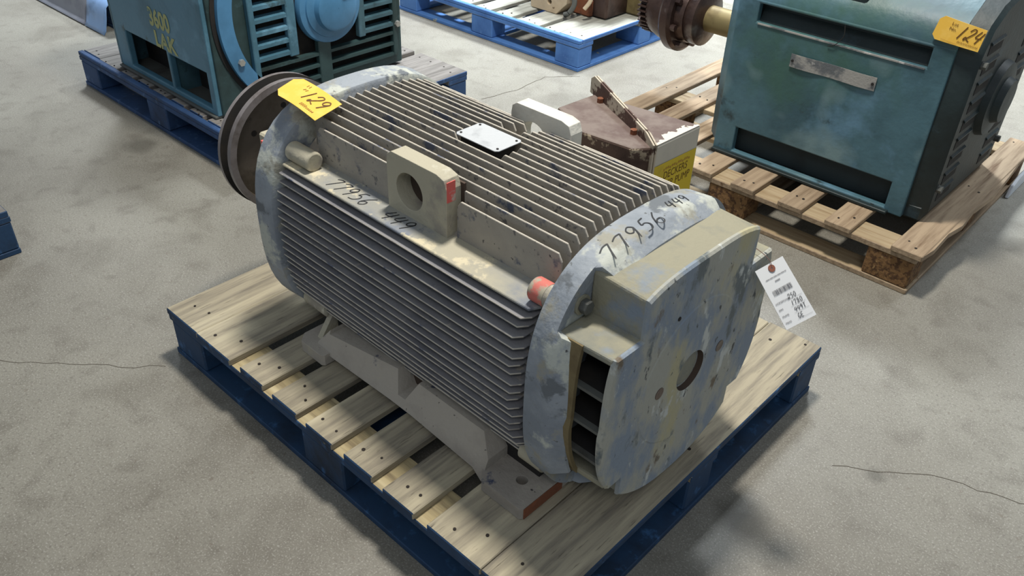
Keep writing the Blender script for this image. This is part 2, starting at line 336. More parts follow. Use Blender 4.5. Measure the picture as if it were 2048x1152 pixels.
# ---------------------------------------------------------------- pallets
WB = [(0, .139), (.1405, .28), (.3157, .4047), (.4404, .5294), (.565, .654), (.69, .779), (.815, .904), (.939, 1.0785), (1.0805, 1.219)]
def make_pallet(name, label, x0, y0, boards, wood, wood_x, paint, block, lx=1.219, ly=1.016, bx=None, skip=(), overhang=.0, worn=.0, nails=True, bottom_mid=True, seed=1, bothpaint=True, edge=False):
    rr = random.Random(seed)
    t = thing(name, label, 'pallet', (x0 + lx/2, y0 + ly/2, 0), 0, None)
    off = (-lx/2, -ly/2, 0)
    P = [wood, paint]; PX = [wood_x, paint]; PB = [block, paint]
    nm = MB()
    for i, (a, b_) in enumerate(boards):
        if i in skip: continue
        mb = MB(); j0 = rr.uniform(-.004, .004); j1 = rr.uniform(-.004, .004)
        first = a < .01; last = b_ > lx - .02
        mb.box(a, b_, (.024 if edge else -overhang)+j0, ly+overhang+j1, .1225, .140 + rr.uniform(-.0012, .0012), (1 if first else 0, 1 if last else 0, 1, 1, 0, 0))
        mb.build('deck_board', P, t, off, bevel=.0022)
        wide = b_-a > .11
        for yy in (.045, ly/2, ly-.045):
            for fx in ((.3, .72) if wide else (.28, .72)):
                nx = a + (b_-a)*fx + rr.uniform(-.008, .008); ny = yy + rr.uniform(-.022, .022)
                r = rr.uniform(.0028, .0042); c = (nx, ny)
                nm.cyl('z', c, r, .1385, .1417, 8)
    if edge:
        mb = MB(); mb.box(0, lx, 0, .022, .1235, .1415, 0); mb.build('edge_board', [paint], t, off, bevel=.003)
    if nails: nm.build('nail_head', M['darkhole'], t, off, kind='stuff')
    bw = .10
    for yy in (0, ly/2-bw/2, ly-bw):
        mb = MB(); mb.box(0, lx, yy, yy+bw, .1045, .1225, (1, 1, 1 if yy == 0 else 0, 1 if yy > ly/2 else 0, 0, 0))
        mb.build('stringer_board', PX, t, off, bevel=.002)
        for xx, ww in ((0, .14), (lx/2-.07, .14), (lx-.14, .14)):
            mb = MB(); q = rr.uniform(.001, .006)
            mb.box(xx+(q if xx == 0 else 0), xx+ww-(q if xx > lx/2 else 0), yy+.002, yy+bw-.002, .016, .1045, 1 if bothpaint else 0)
            mb.build('block', PB, t, off, bevel=.004)
    for xx in (0, lx/2-.05, lx-.10):
        mb = MB(); mb.box(xx, xx+.10, .09, ly-.09, 0, .016, (1 if xx == 0 else 0, 1 if xx > lx/2 else 0, 1, 1, 0, 0)); mb.build('bottom_board', [paint, paint] if bothpaint else P, t, off, bevel=.002)
    for yy in (0, ly-.09):
        mb = MB(); mb.box(0, lx, yy, yy+.089, 0, .016, (1, 1, 1, 1, 0, 0)); mb.build('bottom_board', [paint, paint] if bothpaint else PX, t, off, bevel=.002)
    if bottom_mid:
        mb = MB(); mb.box(.11, lx-.11, ly/2-.045, ly/2+.045, -.0005+.0006, .0155, 0); mb.build('bottom_board', PX, t, off)
    return t
main_pallet = make_pallet('wooden_pallet', 'blue-sided wooden pallet with pale worn deck under the dusty grey motor', 0, 0, WB, M['wood'], M['wood_x'], M['bluepaint'], M['bluepaint'], seed=3, bottom_mid=False)
make_pallet('wooden_pallet', 'dark blue pallet with weathered boards under the left teal motor', -1.84, .62, WB, M['oldwood'], M['oldwood'], M['bluepaint_m'], M['bluepaint_m'], edge=True, seed=5, bottom_mid=False)
FB = [(0, .139), (.1405, .24), (.285, .375), (.42, .51), (.555, .645), (.69, .78), (.83, .955), (.985, 1.075), (1.0765, 1.219)]
make_pallet('wooden_pallet', 'bright blue pallet with pale deck in the background carrying the rusty machine', -1.76, 2.25, FB, M['palewood'], M['palewood'], M['bluepaint_b'], M['bluepaint_b'], edge=True, seed=8, bottom_mid=False)
RB = [(.0, .085), (.145, .225), (.305, .385), (.465, .548), (.622, .704), (.786, .866), (.942, 1.024), (1.145, 1.235)]
rp = make_pallet('wooden_pallet', 'unpainted pine pallet with chipboard blocks under the right teal motor', 0.0, 1.60, RB, M['freshwood'], M['freshwood_x'], M['freshwood'], M['chipblock'], lx=1.222, overhang=.012, seed=11, bothpaint=False)
# split, splintered strip along the outer edge board
mb = MB()
pts = [(1.236, 1.60), (1.246, 1.72), (1.240, 1.86), (1.250, 2.0), (1.243, 2.2), (1.236, 2.3), (1.2362, 1.7)]
mb.prism([(1.2352, 1.59), (1.244, 1.66), (1.240, 1.78), (1.252, 1.86), (1.243, 1.98), (1.254, 2.12), (1.246, 2.3), (1.2352, 2.45)], lambda x, y: (x, y, .124), lambda x, y: (x-.002, y, .137))
mb.build('splinter', M['freshwood'], rp, (-.611, -2.108, 0))
make_pallet('wooden_pallet', 'dark blue pallet poking in at the left edge of the picture', -1.949, -1.102, WB, M['oldwood'], M['oldwood'], M['bluepaint'], M['bluepaint'], seed=13, bottom_mid=False)
make_pallet('wooden_pallet', 'blue pallet in the top left corner half covered by plastic film', -3.62, 1.02, WB, M['oldwood'], M['oldwood'], M['bluepaint'], M['bluepaint'], seed=17, bottom_mid=False)

# film sheet over the top-left pallet, white plastic strip behind the right motor
def drape(pts, wdir, wlen, thick, name, m_, label, cat):
    mb = MB(); n = len(pts); K = 8; vs = []
    for k in range(K+1):
        for i, p in enumerate(pts):
            q = Vector(p) + Vector(wdir)*wlen*k/K + Vector((0, 0, 1))*.006*math.sin(k*2.1+i*1.3)*(1 if p[2] > .03 else 0)
            vs.append(q)
    fs = [(k*n+i, k*n+i+1, (k+1)*n+i+1, (k+1)*n+i) for k in range(K) for i in range(n-1)]
    mb.add(vs, fs)
    o = mb.build(name, m_, smooth=True); md = o.modifiers.new('thick', 'SOLIDIFY'); md.thickness = thick; md.offset = 1
    return tag(o, label, cat)
drape([(0, 1.35, .150), (0, 1.10, .152), (0, 1.018, .150), (0, .992, .12), (0, .982, .07), (0, .965, .012), (0, .94, .004)], (1, 0, 0), .55, .003, 'plastic_film', M['slategrey'], 'crumpled grey film hanging over the top left pallet side', 'plastic film').location = (-3.10, 0, 0)
drape([(0, 1.30, .155), (0, 1.06, .157), (0, 1.012, .152), (0, .978, .12), (0, .966, .07), (0, .952, .02), (0, .94, .004)], (1, 0, 0), .20, .003, 'plastic_film', M['wrap'], 'shiny pale blue film at the corner of the top left pallet', 'plastic film').location = (-2.54, 0, 0)
mb = MB(); mb.prism([(2.44, 0.001), (2.98, .001), (2.98, .060), (2.52, .060), (2.46, .045)], lambda y, z: (1.232, y, z), lambda y, z: (1.244, y, z))
tag(mb.build('plastic_strip', M['whiteplastic'], bevel=.003), 'white plastic strip on the floor at the far corner of the pine pallet', 'plastic strip')
mb = MB(); mb.box(-3.3, -2.62, 1.40, 1.8, .1415, .30)
tag(mb.build('cream_crate', M['castcream'], bevel=.01), 'cream box on the top left pallet cut by the picture top', 'box')

# ---------------------------------------------------------------- main motor (local: x along the shaft, y across, z up from the shaft centre)
AX = .279
mot = thing('electric_motor', 'large dusty grey finned electric motor with pulley on the blue-sided pallet', 'electric motor', (.6, .416, .1405), -.014)
OFF = (-.6, 0, AX)
def part(mb, name, mats, **k):
    par = k.pop('parent', mot)
    return mb.build(name, mats, par, OFF if par is mot else None, **k)
def se(R, n=64, e=2.8, ky=1.0, kz=1.0):
    out = []
    for i in range(n):
        th = 2*math.pi*(i+.5)/n; c, s_ = math.cos(th), math.sin(th)
        r = R/((abs(c)**e + abs(s_)**e)**(1/e)); out.append((r*c*ky, r*s_*kz))
    return out
def seh(R, y, e=2.8): return (max(R**e - abs(y)**e, 1e-9))**(1/e)
def lo(x, R, **k): return [(x, a, b_) for a, b_ in se(R, **k)]

# frame core
mb = MB(); mb.loft([lo(.30, .205, e=2.3), lo(.30, .222, e=2.3), lo(1.045, .222, e=2.3), lo(1.045, .205, e=2.3)])
part(mb, 'frame_body', M['frame'], smooth=True)
RT = .262
# side fins (horizontal) on both sides
for s_ in (-1, 1):
    for k in range(1, 20):
        up = .160 - k*.0194
        tip = seh(.265, up)*.992 - (.004 if k % 5 == 2 else 0)
        mb = MB(); x0 = .309; x1 = 1.012 + .004*math.sin(k*1.7); th_ = .0032
        out = [(x0, .17), (x0, tip-.002), (x0+.002, tip), (x1-.012, tip), (x1, tip-.016), (x1, .17)]
        mb.prism(out, lambda x, y: (x, s_*y, up-th_*.62), lambda x, y: (x, s_*y, up+th_*(.62 if y < .19 else .40)), mi=0)
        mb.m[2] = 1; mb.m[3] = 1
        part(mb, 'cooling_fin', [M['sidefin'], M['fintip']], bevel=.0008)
    # broad shelf fin that carries the writing
    mb = MB(); up = .160; tip = seh(RT, up)*1.0
    out = [(.345, .150), (.309, tip-.03), (.312, tip), (1.012, tip), (1.022, tip-.02), (1.030, .150)]
    mb.prism(out, lambda x, y: (x, s_*y, up-.006), lambda x, y: (x, s_*y, up))
    part(mb, 'shelf_fin', M['shelf'], bevel=.0015)
# top fins (vertical)
NT = 17
for k in range(NT):
    la = -.168 + k*.0210
    top = seh(RT+.004, la)*1.0
    edge = min(k, NT-1-k); far = k > NT/2
    if edge == 0: segs = [(.352, .596), (.772, 1.020)]
    elif edge == 1: segs = [(.314, .645), (.700, 1.020)]
    elif edge == 2: segs = [(.314, .665), (.690, 1.020)]
    elif far and edge == 3: segs = [(.314, .655), (.690, 1.020)]
    elif far and edge == 4: segs = [(.314, .640), (.685, 1.020)]
    elif edge in (7, 8): segs = [(.314, .615), (.735, 1.020)]
    else: segs = [(.314, 1.020)]
    for si, (a, b_) in enumerate(segs):
        mb = MB(); c = .014; tp = top
        o2 = [(a, .12), (a, tp-c), (a+c*.7, tp), (b_-c*.6, tp), (b_, tp-c), (b_, .12)]
        mb.prism(o2, lambda x, z: (x, la-.0022, z), lambda x, z: (x, la+.0022, z))
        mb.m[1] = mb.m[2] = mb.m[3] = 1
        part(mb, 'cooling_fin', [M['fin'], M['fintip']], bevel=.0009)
    if edge in (1, 2) or (far and edge in (3, 4)):   # low ridge that links the two halves behind the lifting lug
        mb = MB(); mb.box(segs[0][1], segs[1][0], la-.0022, la+.0022, .12, top-.045)
        part(mb, 'fin_ridge', M['fin'])
# bottom fins
for k in range(9):
    la = -.10 + k*.025
    mb = MB(); mb.box(.36, 1.0, la-.0022, la+.0022, -.25, -.18); part(mb, 'cooling_fin', M['sidefin'])

# lifting lugs with eye
def plate_hole(mb, outline, hc, hr, f0, f1, n=48, mi=0, hm=None):
    """outline convex (u,v); f0/f1 map (u,v) to the two faces"""
    ang = sorted(set([2*math.pi*i/n for i in range(n)] + [math.atan2(p[1]-hc[1], p[0]-hc[0]) % (2*math.pi) for p in outline]))
    outer = []
    for a in ang:
        d = Vector((math.cos(a), math.sin(a))); best = None
        for i in range(len(outline)):
            p, q = Vector(outline[i]), Vector(outline[(i+1) % len(outline)]); e = q-p; o = p-Vector(hc)
            den = d.x*e.y-d.y*e.x
            if abs(den) < 1e-12: continue
            t_ = (o.x*e.y-o.y*e.x)/den; u_ = (o.x*d.y-o.y*d.x)/den
            if t_ > 0 and -1e-6 <= u_ <= 1+1e-6 and (best is None or t_ < best): best = t_
        outer.append((hc[0]+d.x*best, hc[1]+d.y*best))
    inner = [(hc[0]+hr*math.cos(a), hc[1]+hr*math.sin(a)) for a in ang]
    N_ = len(ang)
    vs = [f0(*p) for p in outer]+[f0(*p) for p in inner]+[f1(*p) for p in outer]+[f1(*p) for p in inner]
    fs = []; ms = []
    for i in range(N_):
        j = (i+1) % N_
        fs += [(i, j, N_+j, N_+i), (2*N_+i, 3*N_+i, 3*N_+j, 2*N_+j), (i, 2*N_+i, 2*N_+j, j), (N_+i, N_+j, 3*N_+j, 3*N_+i)]
        ms += [mi, mi, mi, mi if hm is None else hm]
    mb.add(vs, fs, ms)
for s_ in (-1, 1):
    mb = MB()
    oc = [(.597, .150), (.762, .150), (.762, .256), (.755, .274), (.735, .280), (.612, .280), (.600, .272), (.597, .256)]
    plate_hole(mb, oc, (.660, .214), .037, lambda x, z: (x, s_*.186, z), lambda x, z: (x, s_*.150, z))
    lug = part(mb, 'lifting_lug', M['lugtop'] if s_ < 0 else M['lugwhite'], bevel=.005, seg=2)
    mb = MB()
    if s_ < 0: mb.box(.60, .77, min(s_*.15, s_*.145), max(s_*.15, s_*.145), .15, .262); part(mb, 'lug_backing', M['darkweb'])
    if s_ < 0:
        mb = MB(); mb.box(.7615, .7632, -.185, -.165, .232, .272); part(mb, 'paint_mark', M['red'], parent=None).parent = lug

# corner bosses behind the end rings
for s_ in (-1, 1):
    for (a, b_, mk) in ((.31, .388, 'lugtop'), (.996, 1.05, 'lugtop')):
        mb = MB(); mb.cyl('x', (s_*.206, .180), .021, a, b_, 24)
        part(mb, 'bolt_boss', [M[mk]], smooth=True, bevel=.004, seg=2)
        mb = MB(); mb.cyl('x', (s_*.203, -.19), .024, a, b_, 20); part(mb, 'bolt_boss', [M[mk]], smooth=True)
mb = MB(); mb.cyl('x', (-.206, .180), .0216, 1.000, 1.030, 24); part(mb, 'paint_mark', M['redworn'], smooth=True)
# nameplate on its boss
mb = MB(); mb.box(.625, .725, -.022, .026, .20, .262); part(mb, 'nameplate_boss', M['darkiron_shade'])
mb = MB()
mb.prism([(.618, -.026), (.624, -.032), (.728, -.032), (.734, -.026), (.734, .034), (.728, .040), (.624, .040), (.618, .034)], lambda x, y: (x, y, .2695), lambda x, y: (x, y, .2710))
npl = part(mb, 'nameplate', M['alum'])
mb = MB()
for q in ((.626, -.022), (.726, -.022), (.626, .03), (.726, .03)): mb.cyl('z', q, .0025, .2705, .2725, 8)
o = part(mb, 'rivet', M['darkiron_shade'], kind='stuff'); o.parent = npl; o.location = (0, 0, 0)

# drive-end bracket
def bandloft(xs):
    mb = MB(); mb.loft([lo(x, R) for x, R in xs]); return mb
part(bandloft([(.300, .20), (.306, .264), (.302, .2705), (.245, .274), (.236, .268), (.232, .245), (.245, .238), (.285, .236), (.285, .08)]), 'drive_end_bracket', M['ring'], smooth=True)
def hood_solid(mb, lat, up0, Ra, Rb, xa, xb, quad, e=2.3, n=14):
    """block between a flat inner edge and the curved rim; quad 0 top,1 bottom,2 left,3 right"""
    def ring(x, R, inset=0):
        pts = [(-lat + 2*lat*i/n) for i in range(n+1)]
        o_ = [(u, seh(R, u, e)) for u in pts]
        poly = [(-lat, up0)] + o_ + [(lat, up0)]
        f = {0: lambda u, v: (x, u, v), 1: lambda u, v: (x, u, -v), 2: lambda u, v: (x, -v, u), 3: lambda u, v: (x, v, u)}[quad]
        return [f(u, v) for u, v in poly]
    mb.loft([ring(xa, Ra), ring(xb, Rb)])
for q, lat in ((0, .165), (1, .165), (2, .14), (3, .14)):
    mb = MB(); hood_solid(mb, lat, .12, .238, .25, .20, .24, q); part(mb, 'air_hood', M['lugtop'] if q > 1 else M['ring'], bevel=.006, seg=2)
mb = MB(); mb.loft([lo(.205, .12, e=2), lo(.225, .20, e=2), lo(.29, .20, e=2)]); part(mb, 'bearing_housing', M['frame'], smooth=True)
mb = MB(); mb.box(.236, .245, -.235, -.215, .155, .185); part(mb, 'paint_mark', M['red'])
mb = MB()
for (la, up) in ((-.212, .176), (.212, .176)): mb.box(.214, .25, la-.014, la+.014, up-.018, up+.018)
part(mb, 'bracket_ear', M['lugtop'], bevel=.004)

# shaft and V-belt sheave
mb = MB(); mb.cyl('x', (0, 0), .043, -.06, .24, 32); part(mb, 'shaft', M['coupling'], smooth=True)
pr = [(-.085, .178), (-.074, .178), (-.066, .148), (-.056, .148), (-.046, .175), (-.030, .176), (-.028, .160), (-.052, .156), (-.054, .075), (-.030, .070), (.055, .064), (.055, .043), (-.085, .043)]
mm = [0, 2, 2, 2, 0, 0, 1, 1, 1, 1, 1, 1, 1]
mb = MB(); mb.revx((0, 0), pr, 72, mm)
sheave = part(mb, 'pulley', [M['pulleyrim'], M['pulley'], M['darkiron_shade']], smooth=True)
for k in range(6):
    th = math.radians(28 + 60*k)
    mb = MB(); mb.cyl('x', (.105*math.cos(th), .105*math.sin(th)), .0075, -.0535, -.0520, 16)
    o = mb.build('bolt_hole', M['darkiron_shade'], sheave)

# fan shroud ring, recess and front cover
_b = [(1.040, .20), (1.036, .262), (1.040, .2685), (1.086, .2715), (1.094, .2705), (1.100, .267), (1.122, .2515), (1.123, .247), (1.110, .2435), (1.079, .240), (1.078, .10)]
mb = MB(); mb.loft([[((min(x, 1.084 - .004*(_b[k_][1] < .255)) if (abs(a) > .160*R/.27 and abs(b_) > .157*R/.27 and k_ < 10) else x), a, b_) for a, b_ in se(R, n=256)] for k_, (x, R) in enumerate(_b)])
part(mb, 'shroud_ring', M['ring'], smooth=True)
CF = 1.192
def crad(R, c, s_, k=1.0):
    e = 3.6 if s_ >= 0 else 2.25
    RR = R if s_ >= 0 else R*1.012
    return RR/((abs(c)**e+abs(s_)**e)**(1/e))
def coh(R, up): return seh(R, up, 3.6) if up >= 0 else seh(R*1.012, up, 2.25)
def cross_outline(R, lat=.162, up=.153):
    pts = []
    def arc(a0, a1):
        m = 18
        for i in range(m+1):
            th = a0+(a1-a0)*i/m; c, s_ = math.cos(th), math.sin(th); r = crad(R, c, s_); pts.append((r*c, r*s_))
    tu = math.atan2(up, seh(R, up, 3.6)); tl = math.atan2(.146, coh(R, -.146)); b1 = math.atan2(seh(R, lat, 3.6), lat); b2 = math.atan2(seh(R*1.012, .172, 2.25), .172)
    arc(-tl, tu); pts.append((lat, up)); arc(b1, math.pi-b1); pts.append((-lat, up))
    arc(math.pi-tu, math.pi+tl); pts.append((-.172, -.146)); arc(math.pi+b2, 2*math.pi-b2); pts.append((.172, -.146))
    return pts
mb = MB()
oA = cross_outline(.246); oB = cross_outline(.242, .160, .151)
rings = [[(1.183, a, b_) for a, b_ in oA], [(CF-.004, a, b_) for a, b_ in oA], [(CF, a, b_) for a, b_ in oB]]
# centre hole: bridge the outline to a circle by angle
n = len(oB); hole = []
for (a, b_) in oB:
    L_ = math.hypot(a, b_); hole.append((a/L_, b_/L_))
rings.append([(CF+.0005, h[0]*.150, h[1]*.150) for h in hole])
rings.append([(CF+.0022, h[0]*.147, h[1]*.147) for h in hole])
rings.append([(CF+.0024, h[0]*.041, h[1]*.041) for h in hole])
rings.append([(CF-.016, h[0]*.039, h[1]*.039) for h in hole])
rings.append([(CF-.016, h[0]*.001, h[1]*.001) for h in hole])
vsn = len(rings)
mb.loft(rings, cap0=True, cap1=False)
_n = len(oB); mb.m = [0]*len(mb.f)
for _k in (5, 6):
    for _i in range(_n): mb.m[_k*_n+_i] = 1
cover = part(mb, 'fan_cover_plate', [M['face'], M['darkweb']], bevel=0)
mb = MB(); mb.cyl('x', (0, 0), .0325, CF-.02, CF-.007, 32); o = part(mb, 'shaft_plug', M['hood']); o.parent = cover; o.location = (0, 0, 0)
for s_ in (-1, 1):
    mb = MB(); mb.cyl('x', (s_*.094, .004), .0120, CF+.0015, CF+.0030, 20); o = part(mb, 'bolt_hole', M['coupling']); o.parent = cover; o.location = (0, 0, 0)
mb = MB(); mb.cyl('x', (-.068, .150), .004, CF+.0002, CF+.0018, 12); o = part(mb, 'bolt_hole', M['darkiron_shade']); o.parent = cover; o.location = (0, 0, 0)
for q in (0, 1):
    mb = MB(); hood_solid(mb, .162 if q == 0 else .170, .12, .250, .245, 1.079, 1.187, q, e=3.6 if q == 0 else 2.25)
    part(mb, 'air_hood', [M['hood']], bevel=.004, seg=2)
mb = MB(); mb.cyl('x', (0, 0), .165, 1.05, 1.176, 40); part(mb, 'fan_cavity', M['darkiron_shade'])
for s_ in (-1, 1):
    for up in (.1465, -.1400):
        mb = MB()
        o0 = coh(.250, up); o1 = coh(.246, up); t_ = .007
        pts = [(1.079, .12), (1.079, o0), (1.187, o1), (1.187, .12)]
        mb.prism(pts, lambda x, y: (x, s_*y, up-t_), lambda x, y: (x, s_*y, up+t_))
        part(mb, 'hood_wall', M['hood'], bevel=.004, seg=2)
    for up in (-.070, .002, .074):
        mb = MB(); o_ = coh(.2445, up)
        mb.box(1.10, 1.184, min(s_*(o_-.012), s_*o_), max(s_*(o_-.012), s_*o_), up-.0030, up+.0030)
        part(mb, 'vent_louver', M['grime'])
        mb = MB(); mb.box(1.10, 1.184, min(s_*.168, s_*(o_-.012)), max(s_*.168, s_*(o_-.012)), up-.0026, up+.0024)  # inner part of the rung near-black: shade inside the vent painted on
        part(mb, 'vent_louver', M['darkiron_shade'])
    mb = MB(); nn = 14
    for i in range(nn):
        u0, u1 = -.146+.298*i/nn, -.146+.298*(i+1)/nn
        a0, a1 = coh(.252, u0), coh(.252, u1); b0, b1 = a0-.008, a1-.008
        pa = [(1.095, s_*a0, u0), (1.095, s_*a1, u1), (1.095, s_*b1, u1), (1.095, s_*b0, u0)]
        pb = [(1.130, p_[1], p_[2]) for p_ in pa]
        mb.add(pa+pb, [(0, 1, 2, 3), (4, 5, 6, 7), (0, 1, 5, 4), (2, 3, 7, 6), (0, 3, 7, 4), (1, 2, 6, 5)])
    part(mb, 'vent_rim', M['brownrim'])
# corner bolts
for (la, up) in ((-.186, .180), (.186, .180), (-.186, -.180), (.186, -.180)):
    mb = MB(); mb.cyl('x', (la, up), .018, 1.079, 1.083, 20); bw = part(mb, 'washer', M['hood'], smooth=True)
    mb = MB(); mb.cyl('x', (la, up), .0135, 1.083, 1.097, 6); part(mb, 'corner_bolt', M['grime'], bevel=.0015)
    # bracket ear plate in the recess
    mb = MB(); mb.cyl('x', (la*.94, up*.90), .004, 1.080, 1.084, 16); part(mb, 'recess_stud', M['darkiron_shade'])

# feet: rail on each side with two pads
for s_ in (-1, 1):
    mb = MB()
    prof = [(.435, -.272), (.435, -.215), (.46, -.185), (.655, -.185), (.672, -.238), (.690, -.250), (.708, -.238), (.725, -.185), (.905, -.185), (.945, -.215), (.95, -.268)]
    # split into convex strips along x so the notch stays open
    def rail_strip(x0, x1, z0a, z0b, z1a, z1b):
        def yo(z): return s_*(.272 - max(0, (z+.272))*.42)
        v = []
        for (x, za, zb) in ((x0, z0a, z1a), (x1, z0b, z1b)):
            v += [(x, yo(za), za), (x, yo(zb), zb), (x, s_*.20, zb), (x, s_*.20, za)]
        mb.add(v, [(0, 1, 2, 3), (4, 7, 6, 5), (0, 4, 5, 1), (3, 2, 6, 7), (1, 5, 6, 2), (0, 3, 7, 4)])
    B = -.274
    rail_strip(.405, .435, B, B, -.245, -.205)
    rail_strip(.435, .660, B+.016, B+.022, -.215, -.185)
    rail_strip(.660, .680, B+.022, B+.022, -.186, -.232); rail_strip(.680, .702, B+.022, B+.022, -.232, -.232); rail_strip(.702, .725, B+.022, B+.022, -.232, -.186)
    rail_strip(.725, .915, B+.022, B+.014, -.185, -.185)
    rail_strip(.915, .945, B+.014, B, -.185, -.228)
    foot = part(mb, 'foot_rail', M['frame'])
    mb = MB(); mb.box(.660, .725, min(s_*.199, s_*.205), max(s_*.199, s_*.205), -.245, -.17); part(mb, 'rail_pocket', M['darkweb'])
    for (a, b_) in ((.352, .452), (.938, 1.062)):
        mb = MB()
        out = [(a, .150), (a, .262), (a+.02, .284), (b_-.006, .284), (b_, .278), (b_, .150)]
        hx = a+.055 if a < .5 else 1.012
        plate_hole(mb, out, (hx, .2286), .0115, lambda x, y: (x, s_*y, -.2785), lambda x, y: (x, s_*y, -.250), n=24)
        pad = part(mb, 'foot_pad', [M['frame']], bevel=.003)
    mb = MB(); mb.add([(.40, s_*.25, -.252), (.40, s_*.19, -.252), (.40, s_*.19, -.17), (.385, s_*.25, -.252), (.385, s_*.19, -.252), (.385, s_*.19, -.17)], [(0, 1, 2), (3, 5, 4), (0, 3, 4, 1), (1, 4, 5, 2), (0, 2, 5, 3)])
    part(mb, 'gusset', M['lugtop'])
    mb = MB(); mb.box(1.0625, 1.0640, min(s_*.278, s_*.17), max(s_*.278, s_*.17), -.2775, -.252); part(mb, 'rust_edge', M['rust'])
mb = MB(); mb.box(.40, 1.03, -.20, .20, -.262, -.205); part(mb, 'belly_plate', M['darkiron_shade'])

# marker writing on the shelf and the ring
mb = MB()
fs_ = lambda u, v: (u, -.2335 + v, .1606)
x = scribble(mb, '77956', .440, .008, .036, .80, .0027, fs_, slant=.25)
part(mb, 'marker_writing', M['ink']); mb = MB()
scribble(mb, '449', .614, .006, .034, .85, .0027, fs_, slant=.25)
part(mb, 'marker_writing', M['ink'])
def fr(u, v):   # u across the crown of the ring, v towards the fins
    R = .2712 + (1.10 - (1.105 - v))*.0
    xx = 1.108 - v
    Rr = .2685 + (xx-1.04)/.06*.0035 if xx < 1.10 else .272
    return (xx, u, seh(Rr, u)+.0012)
mb = MB()
scribble(mb, '77956', -.150, .004, .036, .95, .0026, fr, slant=.25)
part(mb, 'marker_writing', M['ink']); mb = MB()
scribble(mb, '449', .035, .022, .024, .95, .0022, fr, slant=.25)
part(mb, 'marker_writing', M['ink'])

# conduit box on the far side
cb = thing('conduit_box', 'x', 'x'); del cb['label']; del cb['category']; cb.parent = mot; cb.location = OFF
YC = .416
CB0 = (-.0, -YC, -.4195)
ob = [(.414, .935), (.422, 1.076), (.731, 1.123), (.727, .93), (.694, .884), (.554, .868)]
mb = MB(); mb.prism(ob, lambda x, y: (x, y, .27), lambda x, y: (x, y, .52), mi=0, cm=1)
mb.m = [2, 0, 0, 2, 2, 2, 1, 1]
mb.build('box_body', [M['boxwhite'], M['boxrust'], M['boxdark']], cb, CB0, bevel=.006, seg=2)
mb = MB(); mb.box(.46, .66, .62, .89, .30, .46); mb.build('box_neck', M['frame'], cb, CB0, bevel=.004)
mb = MB(); rr = random.Random(9)
pin = []
for i in range(22*3+1):
    t_ = i/66; wv = .010 + .016*max(0, math.sin(t_*3.3-.2)) + .006*math.sin(t_*17+1) + .004*math.sin(t_*41) + rr.uniform(-.0025, .0025)
    pin.append((.7270-max(.002, wv)+.0035*t_, .935+.183*t_))
outl = [(.7265, .935), (.7305, .118+1.0)] + pin[::-1]
for i in range(66):
    a, b_ = pin[i], pin[i+1]; ya, yb = a[1], b_[1]; ea = .7262+.0038*(ya-.935)/.183; eb_ = .7262+.0038*(yb-.935)/.183
    mb.add([(a[0], ya, .5206), (ea, ya, .5206), (eb_, yb, .5206), (b_[0], yb, .5206)], [(0, 1, 2, 3)])
for i in range(9):
    yy = .94+.02*i; xx = .69-.002*i+rr.uniform(-.01, .01)
mb.build('chipped_edge', M['boxwhite'], cb, CB0)
# two flange plates running diagonally over the top and down the near edge
p0 = Vector((.412, 1.085)); p1 = Vector((.7235, .9265)); d = (p1-p0).normalized(); nrm = Vector((-d.y, d.x))
for k, (oo, mk) in enumerate(((-.0050, 'boxedge'), (.0022, 'boxedge'))):
    mb = MB()
    def PP(t_, z, o_): q = p0 + d*t_ + nrm*o_; return (q.x, q.y, z)
    Lf = (p1-p0).length
    out = [(-.012, .515), (-.012, .555), (.008, .568), (Lf-.03, .545), (Lf+.012, .530), (Lf+.016, .27), (Lf-.01, .27), (Lf-.03, .50)]
    mb.prism(out[:4]+[out[4], (Lf+.012, .515)], lambda t_, z: PP(t_, z, oo), lambda t_, z: PP(t_, z, oo+.0045))
    mb.prism([(Lf-.02, .27), (Lf-.02, .52), (Lf+.012, .53), (Lf+.012, .27)], lambda t_, z: PP(t_, z, oo), lambda t_, z: PP(t_, z, oo+.0045))
    mb.build('box_flange', M[mk], cb, CB0, bevel=.001)
for t_ in (.07, .27):
    q = p0 + d*t_ - nrm*.012
    mb = MB(); mb.cyl('z', (q.x, q.y), .009, .519, .532, 6); mb.build('flange_bolt', M['rust'], cb, CB0)
# yellow label on the end face (face runs from (.727,.93) to (.731,1.123))
e0 = Vector((.7280, .934)); e1 = Vector((.7310, 1.119)); ed = (e1-e0).normalized(); en = Vector((ed.y, -ed.x))
def fe(u, v, o_=.0012): q = e0+ed*u+en*o_; return (q.x, q.y, v)
mb = MB(); Lw = (e1-e0).length
mb.prism([(0.004, .290), (Lw-.004, .290), (Lw-.004, .460), (0.004, .463)], lambda u, v: fe(u, v, .0004), lambda u, v: fe(u, v, .0012))
lab = mb.build('warning_label', M['yellow'], cb, CB0)
text_mesh('DECKERS', .030, lambda x, y: fe(.048+x*.82, .415+y*1.0, .0016), 'label_lettering', M['brownink'], lab)
text_mesh('WATER PUMP', .030, lambda x, y: fe(.010+x*.84, .386+y*1.0, .0016), 'label_lettering', M['brownink'], lab)
mb = MB()
for i in range(13): u = .045+i*.0088; ribbon(mb, [(u, .443), (u+.0055, .4465 if i % 3 else .441)], .006, lambda a, b_: fe(a, b_, .0016), sm=False)
mb.build('label_lettering', M['faintink'], lab)

